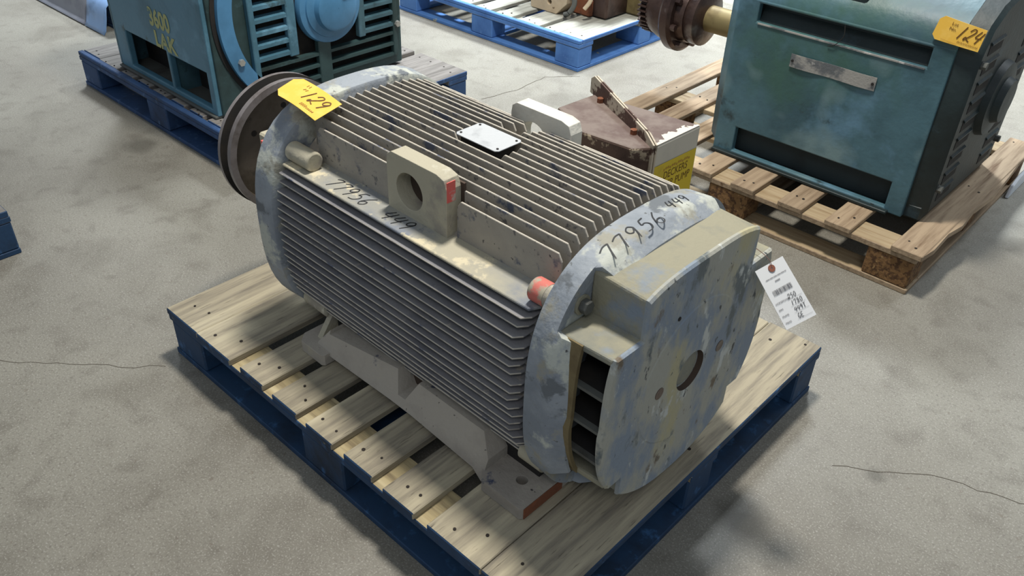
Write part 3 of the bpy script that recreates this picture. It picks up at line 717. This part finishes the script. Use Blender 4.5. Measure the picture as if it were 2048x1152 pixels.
# ---------------------------------------------------------------- tags on the main motor
def card(name, corners, m_, label, notch=None, thick=.0008, bend=0.0):
    """corners TL,TR,BR,BL; notch cuts the two left corners"""
    TL, TR, BR, BL = [Vector(c) for c in corners]
    ux, vy = TR-TL, BL-TL
    W_, H_ = ux.length, vy.length
    nn = ux.cross(vy).normalized()
    def S(u, v, o_=0.0):    # u 0..1 across, v 0..1 down
        p = TL.lerp(TR, u).lerp(BL.lerp(BR, u), v)
        return tuple(p - nn*(o_ + bend*math.sin(math.pi*u)))
    mb = MB(); K = 12
    def vr(u):
        if notch and u < notch: c = (notch-u)/notch*notch*W_/H_; return c, 1-c
        return 0.0, 1.0
    us = ([0, notch] if notch else [0]) + [((notch or 0)+(1-(notch or 0))*i/K) for i in range(1, K+1)]
    top = []
    vs = []
    for u in us:
        a, b_ = vr(u); vs += [S(u, a), S(u, b_), S(u, a, -thick), S(u, b_, -thick)]
    fs = []
    for i in range(len(us)-1):
        a, b_ = 4*i, 4*(i+1)
        fs += [(a, b_, b_+1, a+1), (a+2, a+3, b_+3, b_+2), (a, a+2, b_+2, b_), (a+1, b_+1, b_+3, a+3)]
    fs += [(0, 1, 3, 2), (4*len(us)-4, 4*len(us)-2, 4*len(us)-1, 4*len(us)-3)]
    mb.add(vs, fs)
    o = mb.build(name, m_, smooth=False)
    tag(o, label, 'tag')
    return o, S, W_, H_
def sgn(S):
    return lambda u, v: S(u, v, .0006)
# orange lot tag 129 (rests on the bracket, free end over the pulley)
c129 = [(.262, .213, .713), (.222, .303, .712), (.366, .306, .6925), (.385, .224, .6865)]
# long axis runs from the notched end (left) to the fins
TLc, TRc, BRc, BLc = (.222, .303, .712), (.366, .306, .6930), (.385, .224, .6880), (.262, .213, .713)
o, S, W_, H_ = card('lot_tag', (TLc, TRc, BRc, BLc), M['orange'], 'orange card lot tag numbered 129 on the grey motor beside its pulley', notch=.13, bend=.004)
upv = (Vector(TRc)-Vector(TLc)).cross(Vector(BLc)-Vector(TLc))
sg = 1 if upv.z < 0 else -1
f1 = lambda u, v: S(u/W_, 1-v/H_, sg*.0010 if sg > 0 else -.0018)
mb = MB(); scribble(mb, '129', W_*.40, H_*.34, H_*.44, .62, .0030, f1, slant=.28); mb.build('tag_writing', M['brownink'], o)
mb = MB()
for i in range(9): ribbon(mb, [(W_*(.55+.035*i), H_*.12), (W_*(.57+.035*i), H_*(.22 if i < 4 else .18))], .0022, f1, sm=False)
for i in range(2): ribbon(mb, [(W_*(.33+.05*i), H_*.78), (W_*(.34+.05*i), H_*.88)], .002, f1, sm=False); ribbon(mb, [(W_*(.34+.05*i), H_*.62), (W_*(.37+.05*i), H_*.70)], .002, f1, sm=False)
mb.build('tag_print', M['faintink'], o)

# white inventory tag on its wire
wt = [(1.2017, .5679, .5601), (1.2213, .6254, .5764), (1.3141, .6121, .5006), (1.2906, .5520, .4852)]
o, S, W_, H_ = card('inventory_tag', wt, M['card'], 'white card tag with barcode wired to the right corner of the grey motor', thick=.0006)
nn = (Vector(wt[1])-Vector(wt[0])).cross(Vector(wt[3])-Vector(wt[0])).normalized()
tocam = (Vector(cam.location)-Vector(wt[0])).normalized()
o1 = .0012 if (-nn).dot(tocam) > 0 else -.0018
fw = lambda x, y: S(x/W_, y/H_, o1)       # x across, y down, metres
def wtext(t_, size, x, y, m_='ink', al='LEFT', sx=1.0):
    text_mesh(t_, size, lambda a, b_: fw(x+a*sx, y-b_), 'tag_print', M[m_], o, al)
mb = MB()
for i in range(28): ribbon(mb, [(W_*(.14+.026*i), .0245), (W_*(.155+.026*i), .0245)], .0020 if i % 5 else .0010, fw, sm=False)
for i in range(5): ribbon(mb, [(W_*(.40+.035*i), .0325), (W_*(.42+.035*i), .0325)], .0026, fw, sm=False)
mb.build('tag_print', M['inkgrey'], o)
mb = MB(); rr = random.Random(4); x_ = W_*.16
while x_ < W_*.80:
    w1 = rr.choice((.0006, .0006, .0011)); ribbon(mb, [(x_, .046), (x_, .056)], w1, fw, sm=False); x_ += w1 + rr.choice((.0005, .0009))
mb.build('barcode', M['inkgrey'], o)
for i, (lb, hw) in enumerate((('HORSEPOWER', '250'), ('RPM', '1780'), ('FRAME', '449T'), ('MAKE', 'GE'))):
    y_ = .0715 + .0125*i
    wtext(lb, .0052, .004, y_, 'inkgrey', sx=.9)
    mb = MB(); scribble(mb, hw, .031, y_*1.0, .0085, .80, .0009, lambda a, b_: fw(a, 2*y_-b_), slant=.1); mb.build('tag_writing', M['ink'], o)
    mb = MB(); ribbon(mb, [(.028, y_+.001), (W_-.004, y_+.001)], .0003, fw, sm=False); mb.build('tag_rule', M['inkgrey'], o)
hc = Vector(fw(W_*.50, .0095))
def ringmesh(mb, c, nvec, r0, r1, t0, t1, n=24):
    a = nvec.orthogonal().normalized(); b_ = nvec.cross(a)
    vs = []
    for (r, t_) in ((r0, t0), (r1, t0), (r1, t1), (r0, t1)):
        for i in range(n):
            th = 2*math.pi*i/n; vs.append(tuple(c + a*r*math.cos(th) + b_*r*math.sin(th) + nvec*t_))
    fs = [(k*n+i, k*n+(i+1) % n, ((k+1) % 4)*n+(i+1) % n, ((k+1) % 4)*n+i) for k in range(4) for i in range(n)]
    mb.add(vs, fs)
mb = MB(); ringmesh(mb, hc, nn, .0016, .0068, -.0006, .0006); mb.build('reinforcing_ring', M['washer'], o)
def tube(mb, pts, r, n=6):
    P = [Vector(p) for p in smoothline(pts, 6)] if len(pts) > 2 else [Vector(p) for p in pts]
    rings = []
    for i, p in enumerate(P):
        d_ = (P[min(i+1, len(P)-1)]-P[max(i-1, 0)]).normalized(); a = d_.orthogonal().normalized(); b_ = d_.cross(a)
        rings.append([tuple(p+a*r*math.cos(2*math.pi*k/n)+b_*r*math.sin(2*math.pi*k/n)) for k in range(n)])
    mb.loft(rings)
mb = MB(); tube(mb, [tuple(hc), tuple(hc+Vector((-.010, .004, .012))), (1.180, .600, .585), (1.12, .606, .590), (1.095, .602, .598)], .0007)
mb.build('tag_wire', M['wire'], o)

# ---------------------------------------------------------------- right motor (built in world metres, axis y=2.05 z=.46)
rm = thing('electric_motor', 'square teal open motor with lot tag 124 on the unpainted pine pallet', 'electric motor', (.8, 2.05, .1405))
RO = (-.8, -2.05, -.1405)
def rpart(mb, name, mats, **k): return mb.build(name, mats, rm, RO, **k)
def panel_holes(mb, x0, x1, z0, z1, holes, y0, y1, ax='y'):
    """wall in the x-z plane (or y-z) of depth y0..y1 with rectangular holes"""
    xs = sorted({x0, x1, *[h[0] for h in holes], *[h[1] for h in holes]}); zs = sorted({z0, z1, *[h[2] for h in holes], *[h[3] for h in holes]})
    def ins(a, b_): return any(h[0]-1e-6 <= a and b_ <= h[1]+1e-6 and h[2]-1e-6 <= c and dd <= h[3]+1e-6 for h in holes)
    idx = {}
    def V(i, k, s_):
        key = (i, k, s_)
        if key not in idx:
            idx[key] = len(mb.v); yy = y0 if s_ == 0 else y1
            mb.v.append((xs[i], yy, zs[k]) if ax == 'y' else (yy, xs[i], zs[k]))
        return idx[key]
    solid = {}
    for i in range(len(xs)-1):
        for k in range(len(zs)-1):
            mx, mz = (xs[i]+xs[i+1])/2, (zs[k]+zs[k+1])/2
            solid[i, k] = not any(h[0] < mx < h[1] and h[2] < mz < h[3] for h in holes)
    for (i, k), s_ in solid.items():
        if not s_: continue
        mb.f.append((V(i, k, 0), V(i+1, k, 0), V(i+1, k+1, 0), V(i, k+1, 0))); mb.m.append(0)
        mb.f.append((V(i, k, 1), V(i, k+1, 1), V(i+1, k+1, 1), V(i+1, k, 1))); mb.m.append(0)
        for (di, dk, a, b_) in ((-1, 0, (i, k), (i, k+1)), (1, 0, (i+1, k+1), (i+1, k)), (0, -1, (i+1, k), (i, k)), (0, 1, (i, k+1), (i+1, k+1))):
            if not solid.get((i+di, k+dk), False):
                mb.f.append((V(a[0], a[1], 0), V(a[0], a[1], 1), V(b_[0], b_[1], 1), V(b_[0], b_[1], 0))); mb.m.append(0)
zt = .655
mb = MB(); panel_holes(mb, .445, 1.100, .142, zt, [(.516, 1.040, .588, .645), (.516, 1.045, .156, .240)], 1.76, 1.785)
rpart(mb, 'side_panel', M['tealdull'], bevel=.004, seg=2)
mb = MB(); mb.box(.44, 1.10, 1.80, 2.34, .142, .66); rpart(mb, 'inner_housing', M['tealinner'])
mb = MB(); mb.box(.522, 1.036, 1.757, 1.762, .5835, .5875); rpart(mb, 'slot_lip', M['alum2'])
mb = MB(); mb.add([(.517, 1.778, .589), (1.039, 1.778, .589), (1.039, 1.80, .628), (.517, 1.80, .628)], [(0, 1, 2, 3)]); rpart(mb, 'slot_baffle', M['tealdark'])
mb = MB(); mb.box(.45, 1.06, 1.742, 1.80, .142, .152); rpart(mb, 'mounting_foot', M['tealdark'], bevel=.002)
mb = MB()
for q in ((.97, 1.765), (1.01, 1.762)): mb.cyl('z', q, .006, .1515, .1530, 12)
rpart(mb, 'bolt_hole', M['darkiron_shade'])
def hull(x): return [(x, 1.762, zt-.004), (x, 1.768, .69), (x, 1.80, .725), (x, 1.87, .765), (x, 1.96, .79), (x, 2.05, .80), (x, 2.14, .79), (x, 2.24, .765), (x, 2.31, .725), (x, 2.338, .69), (x, 2.342, zt-.004)]
mb = MB(); mb.loft([hull(.445), hull(1.100)]); rpart(mb, 'top_shell', M['tealdull'], smooth=True)
def rsec(x, k, zb=.142): return [(x, 2.05+(y-2.05)*k, (z-.46)*k+.46) for (y, z) in ((1.775, .16), (1.766, .40), (1.768, .655), (1.80, .725), (1.87, .765), (2.05, .80), (2.23, .765), (2.31, .725), (2.338, .655), (2.34, .40), (2.33, .16))]
mb = MB(); mb.loft([rsec(.400, .84), rsec(.412, .93), rsec(.445, .995)]); rpart(mb, 'end_bell', M['tealdull'], smooth=True)
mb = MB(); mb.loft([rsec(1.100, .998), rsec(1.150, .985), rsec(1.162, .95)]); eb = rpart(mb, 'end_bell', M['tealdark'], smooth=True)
# louvres on the +x end: vertical recess with angled slats each side of the cap
for k in range(9):
    z = .20 + k*.055
    for (ya, yb) in ((1.82, 1.93), (2.17, 2.28)):
        mb = MB(); mb.add([(1.160, ya, z), (1.160, yb, z), (1.160, yb, z+.034), (1.160, ya, z+.034), (1.1632, ya, z), (1.1632, yb, z), (1.1632, yb, z+.034), (1.1632, ya, z+.034)], [(0, 1, 2, 3), (4, 5, 6, 7), (0, 1, 5, 4), (2, 3, 7, 6), (1, 2, 6, 5), (0, 3, 7, 4)])
        rpart(mb, 'vent_slot', M['darkiron_shade'])
        mb = MB(); mb.add([(1.160, ya, z+.034), (1.160, yb, z+.034), (1.167, yb, z+.028), (1.167, ya, z+.028), (1.160, ya, z+.040), (1.160, yb, z+.040), (1.168, yb, z+.033), (1.168, ya, z+.033)], [(0, 1, 2, 3), (4, 5, 6, 7), (0, 1, 5, 4), (2, 3, 7, 6), (1, 2, 6, 5), (0, 3, 7, 4)])
        rpart(mb, 'vent_louver', M['tealdark'])
mb = MB(); mb.revx((2.05, .46), [(1.160, .001), (1.160, .115), (1.182, .108), (1.186, .07), (1.205, .062), (1.207, .001)], 40); rpart(mb, 'bearing_cap', M['tealdark'], smooth=True)
for (a, b_) in ((1.80, .62), (1.80, .25), (2.30, .62), (2.30, .25)):
    mb = MB(); mb.cyl('x', (a, b_), .011, 1.156, 1.176, 6); rpart(mb, 'end_bolt', M['grime'])
# lower base skirt of the end
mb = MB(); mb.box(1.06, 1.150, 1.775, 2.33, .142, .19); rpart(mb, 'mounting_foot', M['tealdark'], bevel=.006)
# lifting boss on top slope
mb = MB(); mb.box(.755, .825, 1.785, 1.83, .70, .80); mb.box(.745, .835, 1.80, 1.86, .735, .85); rpart(mb, 'lifting_boss', M['tealdark'], bevel=.008, seg=2)
# long nameplate
mb = MB()
def fn(x, z, y): return (x, y - .0025*math.sin((x-.65)*35), z)
vs = []; K = 16
for i in range(K+1):
    xx = .652+.268*i/K; vs += [fn(xx, .487, 1.756), fn(xx, .527, 1.756), fn(xx, .487, 1.7575), fn(xx, .527, 1.7575)]
fs = []
for i in range(K):
    a, b_ = 4*i, 4*i+4; fs += [(a, b_, b_+1, a+1), (a+2, a+3, b_+3, b_+2), (a, a+2, b_+2, b_), (a+1, b_+1, b_+3, a+3)]
fs += [(0, 1, 3, 2), (4*K, 4*K+2, 4*K+3, 4*K+1)]
mb.add(vs, fs); pl = rpart(mb, 'nameplate', M['alum2'])
for xx in (.660, .912):
    mb = MB(); mb.cyl('y', (xx, .507), .004, 1.752, 1.758, 10); o = mb.build('screw', M['darkiron_shade'], pl)
# thin black wire hanging over the slot
mb = MB(); tube(mb, [(.79, 1.757, .645), (.795, 1.754, .615), (.775, 1.755, .585), (.755, 1.757, .577)], .0012); rpart(mb, 'stray_wire', M['darkiron_shade'])
# shaft and gear coupling to the left
mb = MB(); mb.cyl('x', (2.05, .46), .046, .13, .42, 32); rpart(mb, 'shaft', M['shaft'], smooth=True)
CC = (2.05, .46)
def toothed(x0, x1, r0, r1, n):
    mb = MB(); pts = []
    for i in range(n):
        for (f, r) in ((0, r0), (.25, r1), (.5, r1), (.75, r0)):
            th = 2*math.pi*(i+f)/n; pts.append((CC[0]+r*math.cos(th), CC[1]+r*math.sin(th)))
    mb.prism(pts, lambda y, z: (x0, y, z), lambda y, z: (x1, y, z)); return mb
cpl = thing('shaft_coupling', 'x', 'x'); del cpl['label']; del cpl['category']; cpl.parent = rm; cpl.location = RO
cpl.name = 'shaft_coupling'
mb = MB(); mb.revx(CC, [(.135, .046), (.135, .092), (.150, .100), (.180, .100), (.186, .090), (.192, .046)], 40); mb.build('hub', M['coupling'], cpl, smooth=True)
mb = MB(); mb.revx(CC, [(.060, .04), (.060, .132), (.070, .140), (.098, .140), (.108, .128), (.108, .105), (.140, .100), (.140, .04)], 48); mb.build('flange', M['coupling'], cpl, smooth=True)
mb = MB(); mb.revx(CC, [(-.02, .04), (-.02, .098), (.0, .104), (.02, .112), (.05, .112), (.062, .100), (.062, .04)], 48); mb.build('hub', M['coupling'], cpl, smooth=True)
toothed(-.055, -.018, .082, .102, 34).build('gear_ring', M['coupling'], cpl)
for k in range(8):
    th = 2*math.pi*(k+.3)/8; mb = MB(); mb.cyl('x', (CC[0]+.118*math.cos(th), CC[1]+.118*math.sin(th)), .012, .104, .126, 6); mb.build('coupling_bolt', M['coupling'], cpl)

# orange lot tag 124 on the teal motor
c124 = ((1.036, 1.7585, .735), (1.157, 1.757, .722), (1.153, 1.750, .666), (1.026, 1.7555, .671))
o, S, W_, H_ = card('lot_tag', c124, M['orange'], 'orange card lot tag numbered 124 on the teal motor at the right', notch=.09, bend=.002)
f2 = lambda u, v: S(u/W_, 1-v/H_, -.0022)
nn2 = (Vector(c124[1])-Vector(c124[0])).cross(Vector(c124[3])-Vector(c124[0])).normalized()
# card() offsets against its own normal: pick the side that looks outwards (-y)
oo = .0014 if (-nn2).y < 0 else -.0022
f2 = lambda u, v: S(u/W_, 1-v/H_, oo)
mb = MB(); scribble(mb, '124', W_*.44, H_*.30, H_*.58, .62, .0030, f2, slant=.30); mb.build('tag_writing', M['brownink'], o)
mb = MB()
scr = [(W_*(.54+.42*i/23), H_*(.17 + (.045 if i % 2 else -.03) - .03*i/23)) for i in range(24)]
ribbon(mb, scr, .0016, f2, sm=False); mb.build('tag_writing', M['brownink'], o)
text_mesh('Lot', .0125, lambda a, b_: f2(W_*.285+a, H_*.76+b_), 'tag_print', M['brownink'], o)
text_mesh('No.', .0125, lambda a, b_: f2(W_*.275+a, H_*.55+b_), 'tag_print', M['brownink'], o)
mb = MB(); ribbon(mb, [(W_*.2, H_*.10), (W_*.55, H_*.06)], .0008, f2, sm=False); mb.build('tag_print', M['faintink'], o)

# ---------------------------------------------------------------- left motor
lm = thing('electric_motor', 'big teal-blue motor with round bearing cap and yellow stencil on the dark blue pallet', 'electric motor', (-1.25, 1.09, .1405))
LO = (1.25, -1.09, -.1405)
def lpart(mb, name, mats, **k): return mb.build(name, mats, lm, LO, **k)
mb = MB(); panel_holes(mb, -1.56, -.872, .150, .86, [(-1.475, -1.172, .170, .306), (-1.155, -.905, .170, .300)], .675, .700)
lpart(mb, 'side_panel', M['teal'], bevel=.004, seg=2)
mb = MB(); mb.box(-1.56, -.9, .78, 1.50, .150, .86); lpart(mb, 'inner_housing', M['darkiron_shade'])
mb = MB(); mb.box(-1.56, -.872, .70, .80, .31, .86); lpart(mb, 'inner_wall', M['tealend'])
mb = MB(); mb.box(-1.57, -.875, .665, .80, .1425, .152); lpart(mb, 'mounting_foot', M['grime'], bevel=.002)
mb = MB(); mb.box(-1.165, -1.160, .70, .78, .152, .31); lpart(mb, 'foot_web', M['tealdull'])
mb = MB(); mb.box(-1.575, -1.555, .675, 1.5, .15, .86); lpart(mb, 'end_plate', M['tealdull'], bevel=.004)
YE, ZE = 1.09, .465
mb = MB(); panel_holes(mb, .690, 1.505, .150, .86, [(.83, 1.462, .19, .70)], -.885, -.862, ax='x')
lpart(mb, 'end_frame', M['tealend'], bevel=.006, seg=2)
mb = MB(); mb.box(-.90, -.884, .70, 1.50, .16, .85); lpart(mb, 'end_backing', M['darkiron_shade'])
# round end-bell rim (an arc flange proud of the frame)
def arcband(x0, x1, r0, r1, a0, a1, n=40):
    mb = MB(); rings = []
    for i in range(n+1):
        th = math.radians(a0+(a1-a0)*i/n); c, s_ = math.cos(th), math.sin(th)
        rings.append([(x0, YE+r0*c, ZE+r0*s_), (x0, YE+r1*c, ZE+r1*s_), (x1, YE+r1*c, ZE+r1*s_), (x1, YE+r0*c, ZE+r0*s_)])
    mb.loft(rings); return mb
lpart(arcband(-.866, -.842, .322, .375, 130, 233), 'end_bell_rim', M['bluelight'], smooth=True)
lpart(arcband(-.866, -.858, .376, .392, 125, 233), 'rim_groove', M['darkiron_shade'], smooth=True)
# ribs and slats
for (ya, yb, z0, z1, mk) in ((.828, .850, .20, .80, 'teal'), (.975, 1.012, .30, .80, 'teal'), (1.285, 1.315, .30, .70, 'tealdull'), (1.450, 1.470, .19, .70, 'tealend'), (1.095, 1.150, .17, .33, 'tealend')):
    mb = MB(); mb.box(-.868, -.842, ya, yb, z0, z1); lpart(mb, 'end_rib', M[mk], bevel=.003)
for k in range(8):
    z = .318+.0445*k
    for (ya, yb, mk) in ((.848, .98, 'teal'), (1.31, 1.455, 'tealdull')):
        if z > .68: continue
        mb = MB(); mb.add([(-.872, ya, z-.004), (-.872, yb, z-.004), (-.844, yb, z-.009), (-.844, ya, z-.009), (-.872, ya, z+.010), (-.872, yb, z+.010), (-.844, yb, z+.004), (-.844, ya, z+.004)], [(0, 1, 2, 3), (4, 5, 6, 7), (0, 1, 5, 4), (2, 3, 7, 6), (1, 2, 6, 5), (0, 3, 7, 4)])
        lpart(mb, 'end_slat', M[mk])
for z in (.280, .238, .196):
    for (ya, yb) in ((.848, 1.098), (1.148, 1.455)):
        mb = MB(); mb.box(-.872, -.845, ya, yb, z-.005, z+.006); lpart(mb, 'end_slat', M['tealend'])
mb = MB(); mb.revx((1.160, .448), [(-.868, .001), (-.868, .130), (-.862, .137), (-.850, .137), (-.838, .132), (-.834, .112), (-.828, .110), (-.826, .104), (-.815, .088), (-.795, .082), (-.790, .072), (-.790, .001)], 64)
lpart(mb, 'bearing_cap', M['bluelight'], smooth=True)
mb = MB(); mb.box(-.800, -.775, 1.175, 1.225, .50, .53); lpart(mb, 'grease_fitting', M['castcream'], bevel=.004)
for (yy, zz) in ((.775, .33), (1.455, .315)):
    mb = MB(); mb.cyl('x', (yy+.012*(yy > 1.2), zz), .022, -.862, -.846, 20); lpart(mb, 'end_washer', M['tealend'], smooth=True)
    mb = MB(); mb.cyl('x', (yy+.012*(yy > 1.2), zz), .012, -.846, -.832, 6); lpart(mb, 'end_bolt', M['bolt'])
def fy(u, v): return (u, .6738, v)
st = text_mesh('3600', .088, lambda a, b_: fy(-1.250+a*.82, .385+b_), 'stencil_lettering', M['yellowpaint'], lm, bold=.0035); st.location = LO
st = text_mesh('LAK', .088, lambda a, b_: fy(-1.235+a*.92, .312+b_*.9), 'stencil_lettering', M['yellowpaint'], lm, bold=.0035); st.location = LO
mb = MB(); mb.loft([[(x, .676, .855), (x, .69, .90), (x, .80, .98), (x, 1.09, 1.02), (x, 1.38, .98), (x, 1.49, .90), (x, 1.504, .855)] for x in (-1.56, -.872)]); lpart(mb, 'top_shell', M['teal'], smooth=True)

# ---------------------------------------------------------------- rusty machine on the far blue pallet
mc = thing('rusty_machine', 'rusty machine with cream cast foot on the bright blue pallet', 'machine', (-1.0, 2.9, .141))
MO = (1.0, -2.9, -.141)
def mpart(mb, name, mats, **k): return mb.build(name, mats, mc, MO, **k)
mb = MB(); plate_hole(mb, [(-1.02, .142), (-.86, .142), (-.80, .20), (-.78, .40), (-1.04, .40)], (-.905, .19), .013, lambda x, z: (x, 2.46+.4*(x+.9)*.0, z), lambda x, z: (x, 2.54, z), n=24)
mpart(mb, 'cast_foot', M['castcream'], bevel=.008, seg=2)
mb = MB(); mb.box(-1.0, -.72, 2.54, 3.0, .142, .22); mpart(mb, 'bed_plate', M['rust'], bevel=.006)
mb = MB(); mb.revx((2.72, .42), [(-1.1, .001), (-1.1, .19), (-1.0, .20), (-.80, .20), (-.78, .16), (-.70, .15), (-.70, .001)], 40); mpart(mb, 'drum', M['coupling'], smooth=True)
mb = MB(); mb.revx((2.72, .42), [(-.70, .001), (-.70, .19), (-.68, .20), (-.66, .19), (-.66, .10), (-.60, .09), (-.60, .001)], 40); mpart(mb, 'flange', M['rust'], smooth=True)
mb = MB(); tube(mb, [(-.80, 2.47, .30), (-.76, 2.47, .22), (-.775, 2.455, .17), (-.80, 2.45, .155)], .012, 10); mpart(mb, 'pipe', M['grime'], smooth=True)
mb = MB(); tube(mb, [(-.70, 2.50, .32), (-.68, 2.49, .25), (-.70, 2.47, .20)], .010, 10); mpart(mb, 'pipe', M['castcream'], smooth=True)
mb = MB(); mb.box(-.66, -.56, 2.72, 2.86, .142, .28); mpart(mb, 'valve_block', M['shaft'], bevel=.01)
mb = MB(); mb.box(-.92, -.64, 2.56, 2.9, .142, .30); mpart(mb, 'pedestal', M['coupling'], bevel=.01)
